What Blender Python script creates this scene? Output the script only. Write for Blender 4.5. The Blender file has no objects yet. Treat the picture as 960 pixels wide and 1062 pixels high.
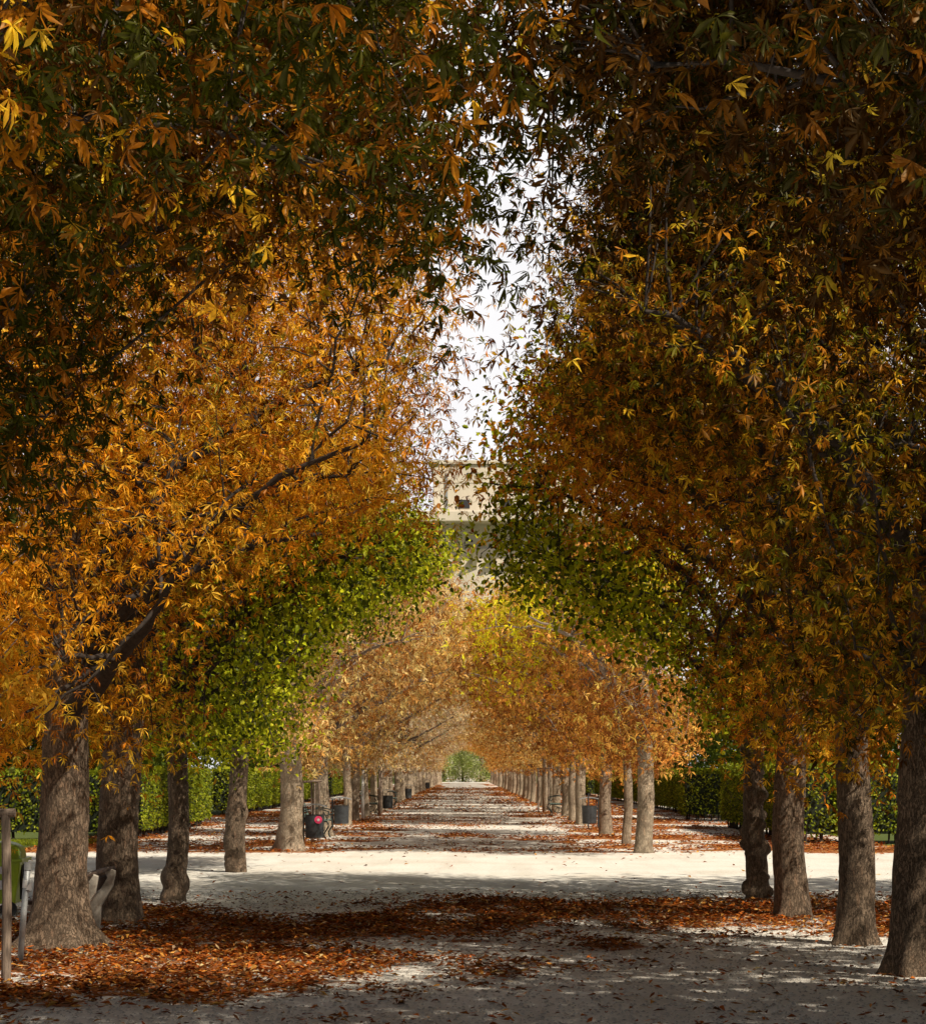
import bpy, math, random
import numpy as np
from mathutils import Vector
C = bpy.context.scene
COL = C.collection
R = math.radians
rng = np.random.default_rng(7)
random.seed(7)

# ------------------------------------------------------------------ small maths
def vnoise(P, seed=0):
    P = np.asarray(P, float)
    i = np.floor(P).astype(np.int64); f = P - i; f = f*f*(3-2*f)
    def h(a, b, c):
        n = (a*374761393 + b*668265263 + c*2147483647 + seed*1274126177) & 0xffffffff
        n = ((n ^ (n >> 13))*1274126177) & 0xffffffff
        n = n ^ (n >> 16)
        return (n & 0xffff)/65535.0
    r = 0
    for dx in (0, 1):
        for dy in (0, 1):
            for dz in (0, 1):
                w = (f[..., 0] if dx else 1-f[..., 0])*(f[..., 1] if dy else 1-f[..., 1])*(f[..., 2] if dz else 1-f[..., 2])
                r = r + w*h(i[..., 0]+dx, i[..., 1]+dy, i[..., 2]+dz)
    return r
def fbm(P, seed=0, o=3):
    r = 0; a = .5; t = 0
    for k in range(o):
        r = r + a*vnoise(np.asarray(P)*2**k, seed+k); t += a; a *= .5
    return r/t
def norm(v): return v/np.maximum(np.linalg.norm(v, axis=-1, keepdims=True), 1e-9)
def sstep(a, b, x):
    t = np.clip((x-a)/(b-a), 0, 1); return t*t*(3-2*t)

# ------------------------------------------------------------------ meshes
class MB:
    def __init__(s): s.v = []; s.f = []; s.m = []; s.n = 0
    def add(s, v, f, mi=0):
        v = np.asarray(v, float).reshape(-1, 3)
        s.v.append(v); s.f += [tuple(int(i)+s.n for i in q) for q in f]; s.m += [mi]*len(f); s.n += len(v)
    def box(s, c, d, rz=0, mi=0, tilt=0):
        x, y, z = [k/2 for k in d]
        v = np.array([(a*x, b*y, e*z) for e in (-1, 1) for b in (-1, 1) for a in (-1, 1)])
        if tilt:
            ct, st = math.cos(tilt), math.sin(tilt); v = np.stack([v[:, 0]*ct+v[:, 2]*st, v[:, 1], -v[:, 0]*st+v[:, 2]*ct], 1)
        cr, sr = math.cos(rz), math.sin(rz)
        v = np.stack([v[:, 0]*cr-v[:, 1]*sr, v[:, 0]*sr+v[:, 1]*cr, v[:, 2]], 1)+np.array(c)
        s.add(v, [(0, 2, 3, 1), (4, 5, 7, 6), (0, 1, 5, 4), (2, 6, 7, 3), (0, 4, 6, 2), (1, 3, 7, 5)], mi)
    def tube(s, path, rad, sides=8, mi=0, cap=True):
        P = np.asarray(path, float); K = len(P); rad = np.broadcast_to(rad, (K,)) if np.ndim(rad) < 2 else rad
        T = norm(np.gradient(P, axis=0))
        up = np.array([0, 0, 1.]) if abs(T[0, 2]) < .9 else np.array([1., 0, 0])
        X = norm(np.cross(up, T)); Y = np.cross(T, X)
        a = np.linspace(0, 2*np.pi, sides, endpoint=False)
        rr = rad[:, None] if np.ndim(rad) < 2 else rad
        V = P[:, None]+rr[..., None]*(X[:, None]*np.cos(a)[None, :, None]+Y[:, None]*np.sin(a)[None, :, None])
        F = []
        for k in range(K-1):
            for j in range(sides):
                j2 = (j+1) % sides
                F.append((k*sides+j, k*sides+j2, (k+1)*sides+j2, (k+1)*sides+j))
        if cap: F.append(tuple(range(sides))[::-1]); F.append(tuple((K-1)*sides+j for j in range(sides)))
        s.add(V, F, mi)
    def lathe(s, prof, c=(0, 0, 0), sides=24, mi=0, ang=(0, 2*math.pi)):
        a = np.linspace(ang[0], ang[1], sides, endpoint=False); V = []
        for r, z in prof: V.append(np.stack([c[0]+r*np.cos(a), c[1]+r*np.sin(a), np.full(sides, c[2]+z)], 1))
        F = []
        for k in range(len(prof)-1):
            for j in range(sides):
                j2 = (j+1) % sides; F.append((k*sides+j, k*sides+j2, (k+1)*sides+j2, (k+1)*sides+j))
        s.add(np.concatenate(V), F, mi)
    def prism(s, pts, a, b, mi=0, axis='y'):
        n = len(pts)
        def P(p, t): return (p[0], t, p[1]) if axis == 'y' else (t, p[0], p[1])
        V = [P(p, a) for p in pts]+[P(p, b) for p in pts]
        F = [tuple(range(n)), tuple(range(n, 2*n))[::-1]]+[(i, i+n, (i+1) % n+n, (i+1) % n) for i in range(n)]
        s.add(V, F, mi)
    def mesh(s, name, mats, smooth=False, bevel=0):
        me = bpy.data.meshes.new(name)
        me.from_pydata(np.concatenate(s.v).tolist(), [], s.f)
        for m in (mats if isinstance(mats, (list, tuple)) else [mats]): me.materials.append(m)
        me.polygons.foreach_set('material_index', s.m)
        if smooth: me.polygons.foreach_set('use_smooth', [True]*len(s.f))
        me.update(); return me
    def build(s, name, mats, parent=None, smooth=False, bevel=0):
        o = link(name, s.mesh(name, mats, smooth), parent)
        if bevel:
            b = o.modifiers.new('bevel', 'BEVEL'); b.width = bevel; b.segments = 2; b.limit_method = 'ANGLE'
        return o
def link(name, data, parent=None, loc=None, rz=0):
    o = bpy.data.objects.new(name, data); COL.objects.link(o)
    if parent is not None: o.parent = parent
    if loc is not None: o.location = loc; o.rotation_euler.z = rz
    return o
def tag(o, label=None, cat=None, group=None, kind=None):
    if label: o['label'] = label
    if cat: o['category'] = cat
    if group: o['group'] = group
    if kind: o['kind'] = kind
    return o
def thing(name, label, cat, loc=(0, 0, 0), rz=0, group=None):
    return tag(link(name, None, None, loc, rz), label, cat, group)
def copy_tree(o, parent=None):
    c = o.copy(); COL.objects.link(c); c.parent = parent
    for ch in [k for k in bpy.data.objects if k.parent == o]: copy_tree(ch, c)
    return c

# leaflet templates: (along, side, fold) and faces
T5 = (np.array([(0, 0, 0), (.6, 0, 0), (1, 0, 0), (.6, .5, 1), (.6, -.5, 1)]), [(0, 4, 2, 1), (0, 1, 2, 3)])
T8 = (np.array([(0, 0, 0), (.36, 0, 0), (.7, 0, 0), (1, 0, 0), (.36, .3, .8), (.7, .5, 1), (.36, -.3, .8), (.7, -.5, 1)]),
      [(0, 1, 4), (1, 2, 5, 4), (2, 3, 5), (0, 6, 1), (6, 7, 2, 1), (7, 3, 2)])
TO = (np.array([(0, 0, 0), (.45, 0, 0), (1, 0, 0), (.2, .4, .6), (.62, .42, .8), (.2, -.4, .6), (.62, -.42, .8)]),
      [(0, 1, 4, 3), (1, 2, 4), (0, 5, 6, 1), (1, 6, 2)])
T4 = (np.array([(0, 0, 0), (.55, .5, .6), (1, 0, 0), (.55, -.5, .6)]), [(0, 3, 2, 1)])
def leaf_mesh(name, mats, P, D, N, L, W, col, tmpl=T5, fold=.3, curl=.3, mi=None):
    V0, F0 = tmpl; n = len(P); k = len(V0)
    D = norm(D); S = norm(np.cross(N, D)); N = np.cross(D, S)
    L = np.broadcast_to(L, (n,)); W = np.broadcast_to(W, (n,)); curl = np.broadcast_to(curl, (n,)); fold = np.broadcast_to(fold, (n,))
    a, sd, fo = V0[:, 0][None, :, None], V0[:, 1][None, :, None], V0[:, 2][None, :, None]
    V = (P[:, None]+D[:, None]*(L[:, None, None]*a)+S[:, None]*(W[:, None, None]*sd)
         + N[:, None]*((W*fold)[:, None, None]*fo) - N[:, None]*((L*curl)[:, None, None]*a*a))
    V = V.reshape(-1, 3).astype(np.float32)
    lens = np.array([len(f) for f in F0]); flat = np.concatenate([np.array(f) for f in F0])
    idx = (flat[None]+(np.arange(n)*k)[:, None]).ravel().astype(np.int32)
    ls = np.tile(lens, n); st = np.concatenate([[0], np.cumsum(ls)[:-1]]).astype(np.int32)
    me = bpy.data.meshes.new(name)
    me.vertices.add(len(V)); me.vertices.foreach_set('co', V.ravel())
    me.loops.add(len(idx)); me.loops.foreach_set('vertex_index', idx)
    me.polygons.add(len(ls)); me.polygons.foreach_set('loop_start', st)
    at = me.attributes.new('leaf_tint', 'FLOAT_COLOR', 'POINT')
    cc = np.ones((n, k, 4), np.float32); cc[:, :, :3] = col[:, None]
    at.data.foreach_set('color', cc.ravel())
    for m in (mats if isinstance(mats, (list, tuple)) else [mats]): me.materials.append(m)
    me.update(calc_edges=True)
    return me

# ------------------------------------------------------------------ materials
def newmat(name):
    m = bpy.data.materials.new(name); m.use_nodes = True; nt = m.node_tree; nt.nodes.clear()
    out = nt.nodes.new('ShaderNodeOutputMaterial'); return m, nt, out
def N(nt, t, **kw):
    n = nt.nodes.new(t)
    for k, v in kw.items():
        if k.startswith('i_'):
            key = k[2:]; key = int(key) if key.isdigit() else key.replace('_', ' ')
            n.inputs[key].default_value = v
        else: setattr(n, k, v)
    return n
def ramp(nt, pts):
    r = nt.nodes.new('ShaderNodeValToRGB'); e = r.color_ramp.elements
    while len(e) < len(pts): e.new(.5)
    for k, (p, c) in zip(e, pts): k.position = p; k.color = (*c, 1) if len(c) == 3 else c
    return r
def mat_leaf(name='leaf', trans=.42, gloss=.05):
    m, nt, out = newmat(name); l = nt.links.new
    a = N(nt, 'ShaderNodeAttribute', attribute_name='leaf_tint')
    tc = N(nt, 'ShaderNodeTexCoord'); nz = N(nt, 'ShaderNodeTexNoise', i_Scale=28., i_Detail=2.)
    l(tc.outputs['Object'], nz.inputs['Vector'])
    mr = N(nt, 'ShaderNodeMapRange', i_1=.3, i_2=.7, i_3=.72, i_4=1.25); l(nz.outputs[0], mr.inputs[0])
    mx = N(nt, 'ShaderNodeVectorMath', operation='SCALE'); l(a.outputs['Color'], mx.inputs[0]); l(mr.outputs[0], mx.inputs['Scale'])
    d = N(nt, 'ShaderNodeBsdfDiffuse'); t = N(nt, 'ShaderNodeBsdfTranslucent'); g = N(nt, 'ShaderNodeBsdfGlossy', i_Roughness=.42)
    g.inputs['Color'].default_value = (.9, .78, .5, 1)
    gm = N(nt, 'ShaderNodeGamma', i_Gamma=1.0); l(mx.outputs[0], gm.inputs[0])
    l(mx.outputs[0], d.inputs[0]); l(gm.outputs[0], t.inputs[0])
    m1 = N(nt, 'ShaderNodeMixShader', i_0=trans); l(d.outputs[0], m1.inputs[1]); l(t.outputs[0], m1.inputs[2])
    m2 = N(nt, 'ShaderNodeMixShader', i_0=gloss); l(m1.outputs[0], m2.inputs[1]); l(g.outputs[0], m2.inputs[2])
    l(m2.outputs[0], out.inputs[0]); return m
def mat_bark(name, dark, light, scale=1., red=0.):
    m, nt, out = newmat(name); l = nt.links.new
    tc = N(nt, 'ShaderNodeTexCoord'); mp = N(nt, 'ShaderNodeMapping'); mp.inputs['Scale'].default_value = (1, 1, .3)
    l(tc.outputs['Object'], mp.inputs[0])
    nd = N(nt, 'ShaderNodeTexNoise', i_Scale=14.*scale, i_Detail=6., i_Roughness=.75); l(mp.outputs[0], nd.inputs['Vector'])
    vm = N(nt, 'ShaderNodeVectorMath', operation='ADD'); sc = N(nt, 'ShaderNodeVectorMath', operation='SCALE'); sc.inputs['Scale'].default_value = .16
    l(nd.outputs['Color'], sc.inputs[0]); l(mp.outputs[0], vm.inputs[0]); l(sc.outputs[0], vm.inputs[1])
    v = N(nt, 'ShaderNodeTexVoronoi', i_Scale=34.*scale, feature='DISTANCE_TO_EDGE'); l(vm.outputs[0], v.inputs['Vector'])
    v2 = N(nt, 'ShaderNodeTexVoronoi', i_Scale=34.*scale, feature='F1'); l(vm.outputs[0], v2.inputs['Vector'])
    n2 = N(nt, 'ShaderNodeTexNoise', i_Scale=2.6, i_Detail=4.); n3 = N(nt, 'ShaderNodeTexNoise', i_Scale=70.*scale, i_Detail=5., i_Roughness=.75)
    l(tc.outputs['Object'], n2.inputs['Vector']); l(mp.outputs[0], n3.inputs['Vector'])
    e = N(nt, 'ShaderNodeMapRange', i_1=0., i_2=.14, i_3=0., i_4=.46); l(v.outputs['Distance'], e.inputs[0])
    hh = N(nt, 'ShaderNodeMath', operation='MULTIPLY_ADD', i_1=.78); l(n3.outputs[0], hh.inputs[0]); l(e.outputs[0], hh.inputs[2])
    cr = ramp(nt, [(.26, dark), (.55, tuple(.45*x+.55*y for x, y in zip(light, dark))), (.95, light)]); l(hh.outputs[0], cr.inputs[0])
    mix = N(nt, 'ShaderNodeMix', data_type='RGBA', blend_type='MULTIPLY'); mix.inputs[0].default_value = .85
    cr2 = ramp(nt, [(.3, (.55, .49, .44)), (.7, (1.2, 1.15, 1.08))]); l(n2.outputs[0], cr2.inputs[0])
    l(cr.outputs[0], mix.inputs['A']); l(cr2.outputs[0], mix.inputs['B'])
    sp = N(nt, 'ShaderNodeSeparateColor'); l(v2.outputs['Color'], sp.inputs[0])
    cr3 = ramp(nt, [(0., (.7, .66, .62)), (.8, (1.1, 1.08, 1.05)), (.93, (1.25, 1., .85))]); l(sp.outputs[0], cr3.inputs[0])
    mix2 = N(nt, 'ShaderNodeMix', data_type='RGBA', blend_type='MULTIPLY'); mix2.inputs[0].default_value = .4
    l(mix.outputs['Result'], mix2.inputs['A']); l(cr3.outputs[0], mix2.inputs['B'])
    b = N(nt, 'ShaderNodeBsdfPrincipled', i_Roughness=.9); b.inputs['Specular IOR Level'].default_value = .25; l(mix2.outputs['Result'], b.inputs['Base Color'])
    bp = N(nt, 'ShaderNodeBump', i_Strength=1., i_Distance=.02); l(hh.outputs[0], bp.inputs['Height']); l(bp.outputs[0], b.inputs['Normal'])
    l(b.outputs[0], out.inputs[0]); return m
def mat_plain(name, c, rough=.6, metal=0., var=.15, scale=14., bump=.2, stretch=(1, 1, 1), spec=.5):
    m, nt, out = newmat(name); l = nt.links.new
    tc = N(nt, 'ShaderNodeTexCoord'); mp = N(nt, 'ShaderNodeMapping'); mp.inputs['Scale'].default_value = stretch
    l(tc.outputs['Object'], mp.inputs[0])
    n = N(nt, 'ShaderNodeTexNoise', i_Scale=scale, i_Detail=7., i_Roughness=.65); l(mp.outputs[0], n.inputs['Vector'])
    cr = ramp(nt, [(.3, tuple(x*(1-var*1.6) for x in c)), (.5, c), (.72, tuple(min(x*(1+var), .95) for x in c))]); l(n.outputs[0], cr.inputs[0])
    b = N(nt, 'ShaderNodeBsdfPrincipled', i_Roughness=rough, i_Metallic=metal); l(cr.outputs[0], b.inputs['Base Color'])
    b.inputs['Specular IOR Level'].default_value = spec
    bp = N(nt, 'ShaderNodeBump', i_Strength=bump, i_Distance=.01); l(n.outputs[0], bp.inputs['Height']); l(bp.outputs[0], b.inputs['Normal'])
    l(b.outputs[0], out.inputs[0]); return m
M = {}
M['leaf'] = mat_leaf('autumn_leaf', .42, .018)
M['fallen'] = mat_leaf('fallen_leaf', .05, .04)
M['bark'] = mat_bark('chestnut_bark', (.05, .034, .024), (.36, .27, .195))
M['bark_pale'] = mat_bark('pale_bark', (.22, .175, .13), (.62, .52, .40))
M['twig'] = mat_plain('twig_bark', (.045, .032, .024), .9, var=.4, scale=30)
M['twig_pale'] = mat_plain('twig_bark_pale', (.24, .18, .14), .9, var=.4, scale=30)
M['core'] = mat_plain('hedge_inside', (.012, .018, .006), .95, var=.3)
M['wood'] = mat_plain('weathered_wood', (.26, .19, .14), .8, var=.45, scale=9., bump=.6, stretch=(6, 6, .7))
M['wood_dark'] = mat_plain('dark_wood', (.075, .045, .03), .7, var=.4, scale=9., bump=.5, stretch=(6, .7, 6))
M['steel'] = mat_plain('galvanised_steel', (.36, .37, .37), .5, .35, .2, 20)
M['bin'] = mat_plain('dark_painted_metal', (.05, .055, .06), .5, .2, .3, 12)
M['black'] = mat_plain('black_plastic', (.012, .012, .012), .6)
M['green'] = mat_plain('green_plastic', (.45, .62, .04), .38, 0, .18, 5., .12)
M['iron'] = mat_plain('cast_iron', (.02, .028, .024), .5, .3)
M['slat'] = mat_plain('green_slat_paint', (.13, .19, .16), .6, 0, .3, 18)
M['concrete'] = mat_plain('bench_concrete', (.52, .46, .38), .85, 0, .25, 12., .4)
M['white'] = mat_plain('white_paper', (.82, .82, .8), .7, 0, .08)
M['whitepaint'] = mat_plain('white_paint', (.8, .78, .72), .6, 0, .12)
M['pink'] = mat_plain('pink_sticker', (.8, .05, .16), .5, 0, .1)
M['husk'] = mat_plain('green_husk', (.28, .36, .05), .6, 0, .25, 20)
M['tower'] = mat_plain('tower_concrete', (.74, .65, .52), .9, 0, .12, .12, .3, (1, 1, .25))
M['tower_dark'] = mat_plain('tower_opening', (.03, .03, .035), .8)

# ------------------------------------------------------------------ sun, sky, camera
SUN_EL, SUN_AZ = 46., 131.       # azimuth clockwise from +Y: behind the camera, to the right
sd = Vector((math.sin(R(SUN_AZ))*math.cos(R(SUN_EL)), math.cos(R(SUN_AZ))*math.cos(R(SUN_EL)), math.sin(R(SUN_EL))))
sl = bpy.data.lights.new('sun', 'SUN'); sl.energy = 5.; sl.angle = R(.53); sl.color = (1, .92, .77)
so = bpy.data.objects.new('sun', sl); COL.objects.link(so); so.rotation_euler = (-sd).to_track_quat('-Z', 'Y').to_euler(); so.location = (10, -10, 30)
w = bpy.data.worlds.new('World'); C.world = w; w.use_nodes = True; nt = w.node_tree; nt.nodes.clear(); l = nt.links.new
wo = N(nt, 'ShaderNodeOutputWorld'); bg = N(nt, 'ShaderNodeBackground', i_Strength=.05)
sky = N(nt, 'ShaderNodeTexSky', sky_type='NISHITA', sun_disc=False, sun_elevation=R(SUN_EL), sun_rotation=R(SUN_AZ), dust_density=2.5, air_density=1.)
# thin bright cloud that thickens towards the horizon
tc = N(nt, 'ShaderNodeTexCoord'); sx = N(nt, 'ShaderNodeSeparateXYZ'); l(tc.outputs['Generated'], sx.inputs[0])
mr = N(nt, 'ShaderNodeMapRange', i_1=.50, i_2=.34, i_3=0., i_4=1.); l(sx.outputs['Z'], mr.inputs[0])
nz = N(nt, 'ShaderNodeTexNoise', i_Scale=3.5, i_Detail=6.); l(tc.outputs['Generated'], nz.inputs['Vector'])
nm = N(nt, 'ShaderNodeMapRange', i_1=.35, i_2=.6, i_3=.8, i_4=1.); l(nz.outputs[0], nm.inputs[0])
yr = N(nt, 'ShaderNodeMapRange', i_1=.35, i_2=.75, i_3=.12, i_4=1.); l(sx.outputs['Y'], yr.inputs[0])
m0 = N(nt, 'ShaderNodeMath', operation='MULTIPLY'); l(mr.outputs[0], m0.inputs[0]); l(yr.outputs[0], m0.inputs[1])
mm = N(nt, 'ShaderNodeMath', operation='MULTIPLY'); l(m0.outputs[0], mm.inputs[0]); l(nm.outputs[0], mm.inputs[1])
mx = N(nt, 'ShaderNodeMix', data_type='RGBA'); l(mm.outputs[0], mx.inputs[0]); hs = N(nt, 'ShaderNodeHueSaturation', i_Saturation=.45, i_Value=.7); l(sky.outputs[0], hs.inputs['Color']); l(hs.outputs[0], mx.inputs['A']); mx.inputs['B'].default_value = (21.5, 21.2, 21.4, 1)
l(mx.outputs['Result'], bg.inputs[0]); l(bg.outputs[0], wo.inputs[0])

cam = bpy.data.cameras.new('camera'); co = bpy.data.objects.new('camera', cam); COL.objects.link(co)
co.location = (0, 0, 1.6); co.rotation_euler = (R(90), 0, 0)
cam.sensor_fit = 'HORIZONTAL'; cam.sensor_width = 36; cam.lens = 75
cam.shift_x = -3/960; cam.shift_y = (800-531)/960
cam.clip_start = .1; cam.clip_end = 6000
C.camera = co
C.view_settings.view_transform = 'Standard'; C.view_settings.look = 'None'; C.view_settings.exposure = 0; C.view_settings.gamma = 1
C.render.engine = 'CYCLES'
C.cycles.max_bounces = 7; C.cycles.diffuse_bounces = 1; C.cycles.glossy_bounces = 2; C.cycles.transmission_bounces = 4; C.cycles.transparent_max_bounces = 4
C.cycles.sample_clamp_indirect = 4
C.cycles.use_denoising = True

# ------------------------------------------------------------------ palettes (linear albedo)
PAL = {
 'gold':  [((.98, .42, .018), 5), ((.98, .56, .045), 3), ((.48, .15, .012), 2), ((.32, .26, .02), 1)],
 'amber': [((.84, .30, .018), 4), ((.92, .48, .03), 2.4), ((.27, .08, .009), 3), ((.24, .21, .015), 2.4)],
 'rust':  [((.58, .22, .014), 3.6), ((.90, .52, .03), 2.6), ((.18, .07, .007), 3.2), ((.22, .19, .010), 5)],
 'green': [((.32, .35, .010), 4), ((.58, .58, .02), 2.6), ((.085, .11, .006), 3.4), ((.66, .58, .03), .6)],
 'deep':  [((.07, .10, .014), 4), ((.12, .16, .016), 2), ((.04, .06, .010), 2)],
 'shade': [((.052, .056, .003), 7.5), ((.44, .16, .008), 2), ((.12, .044, .004), 2.6), ((.95, .56, .03), 1.0)],  # leaf albedo lowered so the overhanging crowns look shaded
 'deep_shade': [((.036, .034, .003), 6), ((.22, .085, .006), 1.6), ((.06, .024, .003), 3), ((.60, .42, .03), .6)],  # darkest leaf albedo, shade put into the colour of the right crowns
 'dry':   [((.88, .50, .14), 4), ((.93, .68, .26), 2.8), ((.40, .15, .03), 3), ((.88, .66, .26), 1.2)],  # dry leaf tones lightened to stand in for glare and distance haze
 'brown': [((.80, .33, .06), 4.4), ((.88, .48, .10), 2.2), ((.30, .10, .02), 3), ((.70, .50, .10), 1.2)],
 'pale':  [((.92, .68, .38), 4), ((.95, .82, .56), 3), ((.58, .32, .14), 3)],  # paled further, distance haze put into the leaf colour
 'lime': [((.46, .54, .12), 4), ((.62, .66, .28), 2.5), ((.24, .32, .05), 3)],  # greens brightened so the far end reads as sunlit
 'yellow': [((.95, .84, .02), 5), ((.80, .70, .03), 2), ((.60, .36, .04), 1.2)],
 'litter': [((.46, .12, .016), 4), ((.27, .065, .012), 4), ((.64, .29, .06), 1.8), ((.18, .07, .025), 3), ((.58, .40, .20), .8)],
 'hedge': [((.25, .30, .018), 4), ((.42, .45, .025), 2.4), ((.11, .14, .010), 2.4)],
}
def tint(name, n, g, jit=.25, shift=None):
    p = PAL[name]; w = np.array([k[1] for k in p], float); c = np.array([k[0] for k in p])
    cw = np.cumsum(w/w.sum()); r = g.random(n)
    if shift is not None: r = np.clip(.35*r+.65*shift, 0, .999)
    i = np.searchsorted(cw, r).clip(0, len(p)-1)
    return c[i]*(1+jit*(g.random((n, 1))*2-1))*(1+.08*(g.random((n, 3))*2-1))

# ------------------------------------------------------------------ the pleached crowns: local +X points to the avenue's middle
def zlow(u, p): return p['zb']+(p['rise'])*sstep(p.get('ra', .35), p.get('rb', 1.25), u)+p.get('sl', .42)*np.maximum(u-1.1, 0)
def ztop(u, p): return p['zt']-.10*np.maximum(u, 0)**2*p.get('tf', 1.)
def reach(z, p): return p['reach']-.42*np.maximum(z-5.2, 0)*p.get('rf', .6)
def margins(Q, p):
    u, v, z = Q.T
    nzs = (fbm(Q*.9+p['seed']*3.1, 5)-.5)*1.35
    return np.stack([z-zlow(u, p), ztop(u, p)-z, u+p['out'], reach(z, p)-u, p['hl']-np.abs(v)], 1)+nzs[:, None]*np.array([.6, 1, .35, .7, 1])
def clumps(n, p, g, inner=.35):
    out = np.zeros((0, 3)); mo = np.zeros((0, 5))
    while len(out) < n:
        Q = np.stack([g.uniform(-p['out'], p['reach']+.2, 4*n), g.uniform(-p['hl'], p['hl'], 4*n), g.uniform(p['zb']-.2, p['zt']+.3, 4*n)], 1)
        m = margins(Q, p); mn = m.min(1)
        keep = (mn > 0) & (g.random(len(Q)) < np.where(mn > .75, inner, 1.))
        keep &= (fbm(Q*np.array([1.0, 1.0, 2.1])+p['seed']*7.7, 11, 2) > p.get('gap', .36)+.04) | (mn > 1.1)
        out = np.concatenate([out, Q[keep]]); mo = np.concatenate([mo, m[keep]])
    out, mo = out[:n], mo[:n]
    dirs = np.array([(0, 0, -1.), (0, 0, 1), (-1, 0, 0), (1, 0, 0), (0, 0, 0)])
    w_ = np.exp(-mo*2.2); dd = w_ @ dirs; dd[:, 1] += np.sign(out[:, 1])*w_[:, 4]
    return out, norm(dd+.35*g.normal(size=dd.shape)), mo.min(1)

def palmate(cl, od, mn, per, p, g, k=6, L=.17, W=.055, spread=.34, tmpl=T5, pal='rust', curl=.35, pal2=None, pal2f=None):
    n = len(cl)*per
    c = np.repeat(cl, per, 0); o = np.repeat(od, per, 0)
    P = c+g.normal(size=(n, 3))*spread*np.array([1, 1, .8])
    A = norm(o*.5+g.normal(size=(n, 3))*.65+np.array([0, 0, -.55]))
    Nn = norm(o*.4+np.array([0, 0, .8])+g.normal(size=(n, 3))*.5)
    S = norm(np.cross(Nn, A)); Nn = np.cross(A, S)
    th = np.radians(np.linspace(-100, 100, k))[None]+g.normal(size=(n, k))*.12
    D = A[:, None]*np.cos(th)[..., None]+S[:, None]*np.sin(th)[..., None]+g.normal(size=(n, k, 3))*.24
    D[..., 2] -= .18
    sz = g.uniform(.5, 1.3, n)
    LL = L*sz[:, None]*(1-.38*np.abs(th)/1.75)*g.uniform(.85, 1.12, (n, k))
    shift = np.clip(fbm(c*.95+p['seed'], 21, 2)*2.3-.65+g.normal(size=n)*.2, 0, .999)
    col = tint(pal, n, g, .25, shift)
    if pal2 is not None:
        m = pal2f(c); col = np.where((g.random(n) < m)[:, None], tint(pal2, n, g), col)
    col = np.repeat(col, k, 0)*(1+.14*(g.random((n*k, 1))*2-1))
    Pk = np.repeat(P, k, 0); Nk = np.repeat(Nn, k, 0)+g.normal(size=(n*k, 3))*.25
    return dict(P=Pk, D=D.reshape(-1, 3), N=Nk, L=LL.ravel(), W=(LL*(W/L)*g.uniform(.4, 1.15, (n, k))).ravel(), col=col, tmpl=tmpl, fold=g.uniform(.1, .75, n*k), curl=g.normal(size=n*k)*.38+curl)
def simple(cl, od, mn, per, p, g, L=.085, W=.06, spread=.3, tmpl=TO, pal='green', pal2=None, pal2f=None, curl=.2):
    n = len(cl)*per
    c = np.repeat(cl, per, 0); o = np.repeat(od, per, 0)
    P = c+g.normal(size=(n, 3))*spread*np.array([1, 1, .7])
    D = norm(o*.45+g.normal(size=(n, 3))*.7+np.array([0, 0, -.35]))
    Nn = norm(o*.6+np.array([0, 0, .6])+g.normal(size=(n, 3))*.45)
    sz = g.uniform(.65, 1.25, n)
    shift = np.clip(fbm(c*1.2+p['seed'], 23, 2)*1.5-.25+g.normal(size=n)*.2, 0, .999)
    col = tint(pal, n, g, .25, shift)
    if pal2 is not None:
        m = pal2f(P); col = np.where((g.random(n) < m)[:, None], tint(pal2, n, g), col)
    return dict(P=P, D=D, N=Nn, L=L*sz, W=W*sz*g.uniform(.75, 1.1, n), col=col, tmpl=tmpl, fold=g.uniform(.1, .5, n), curl=g.normal(size=n)*.2+curl)

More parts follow.
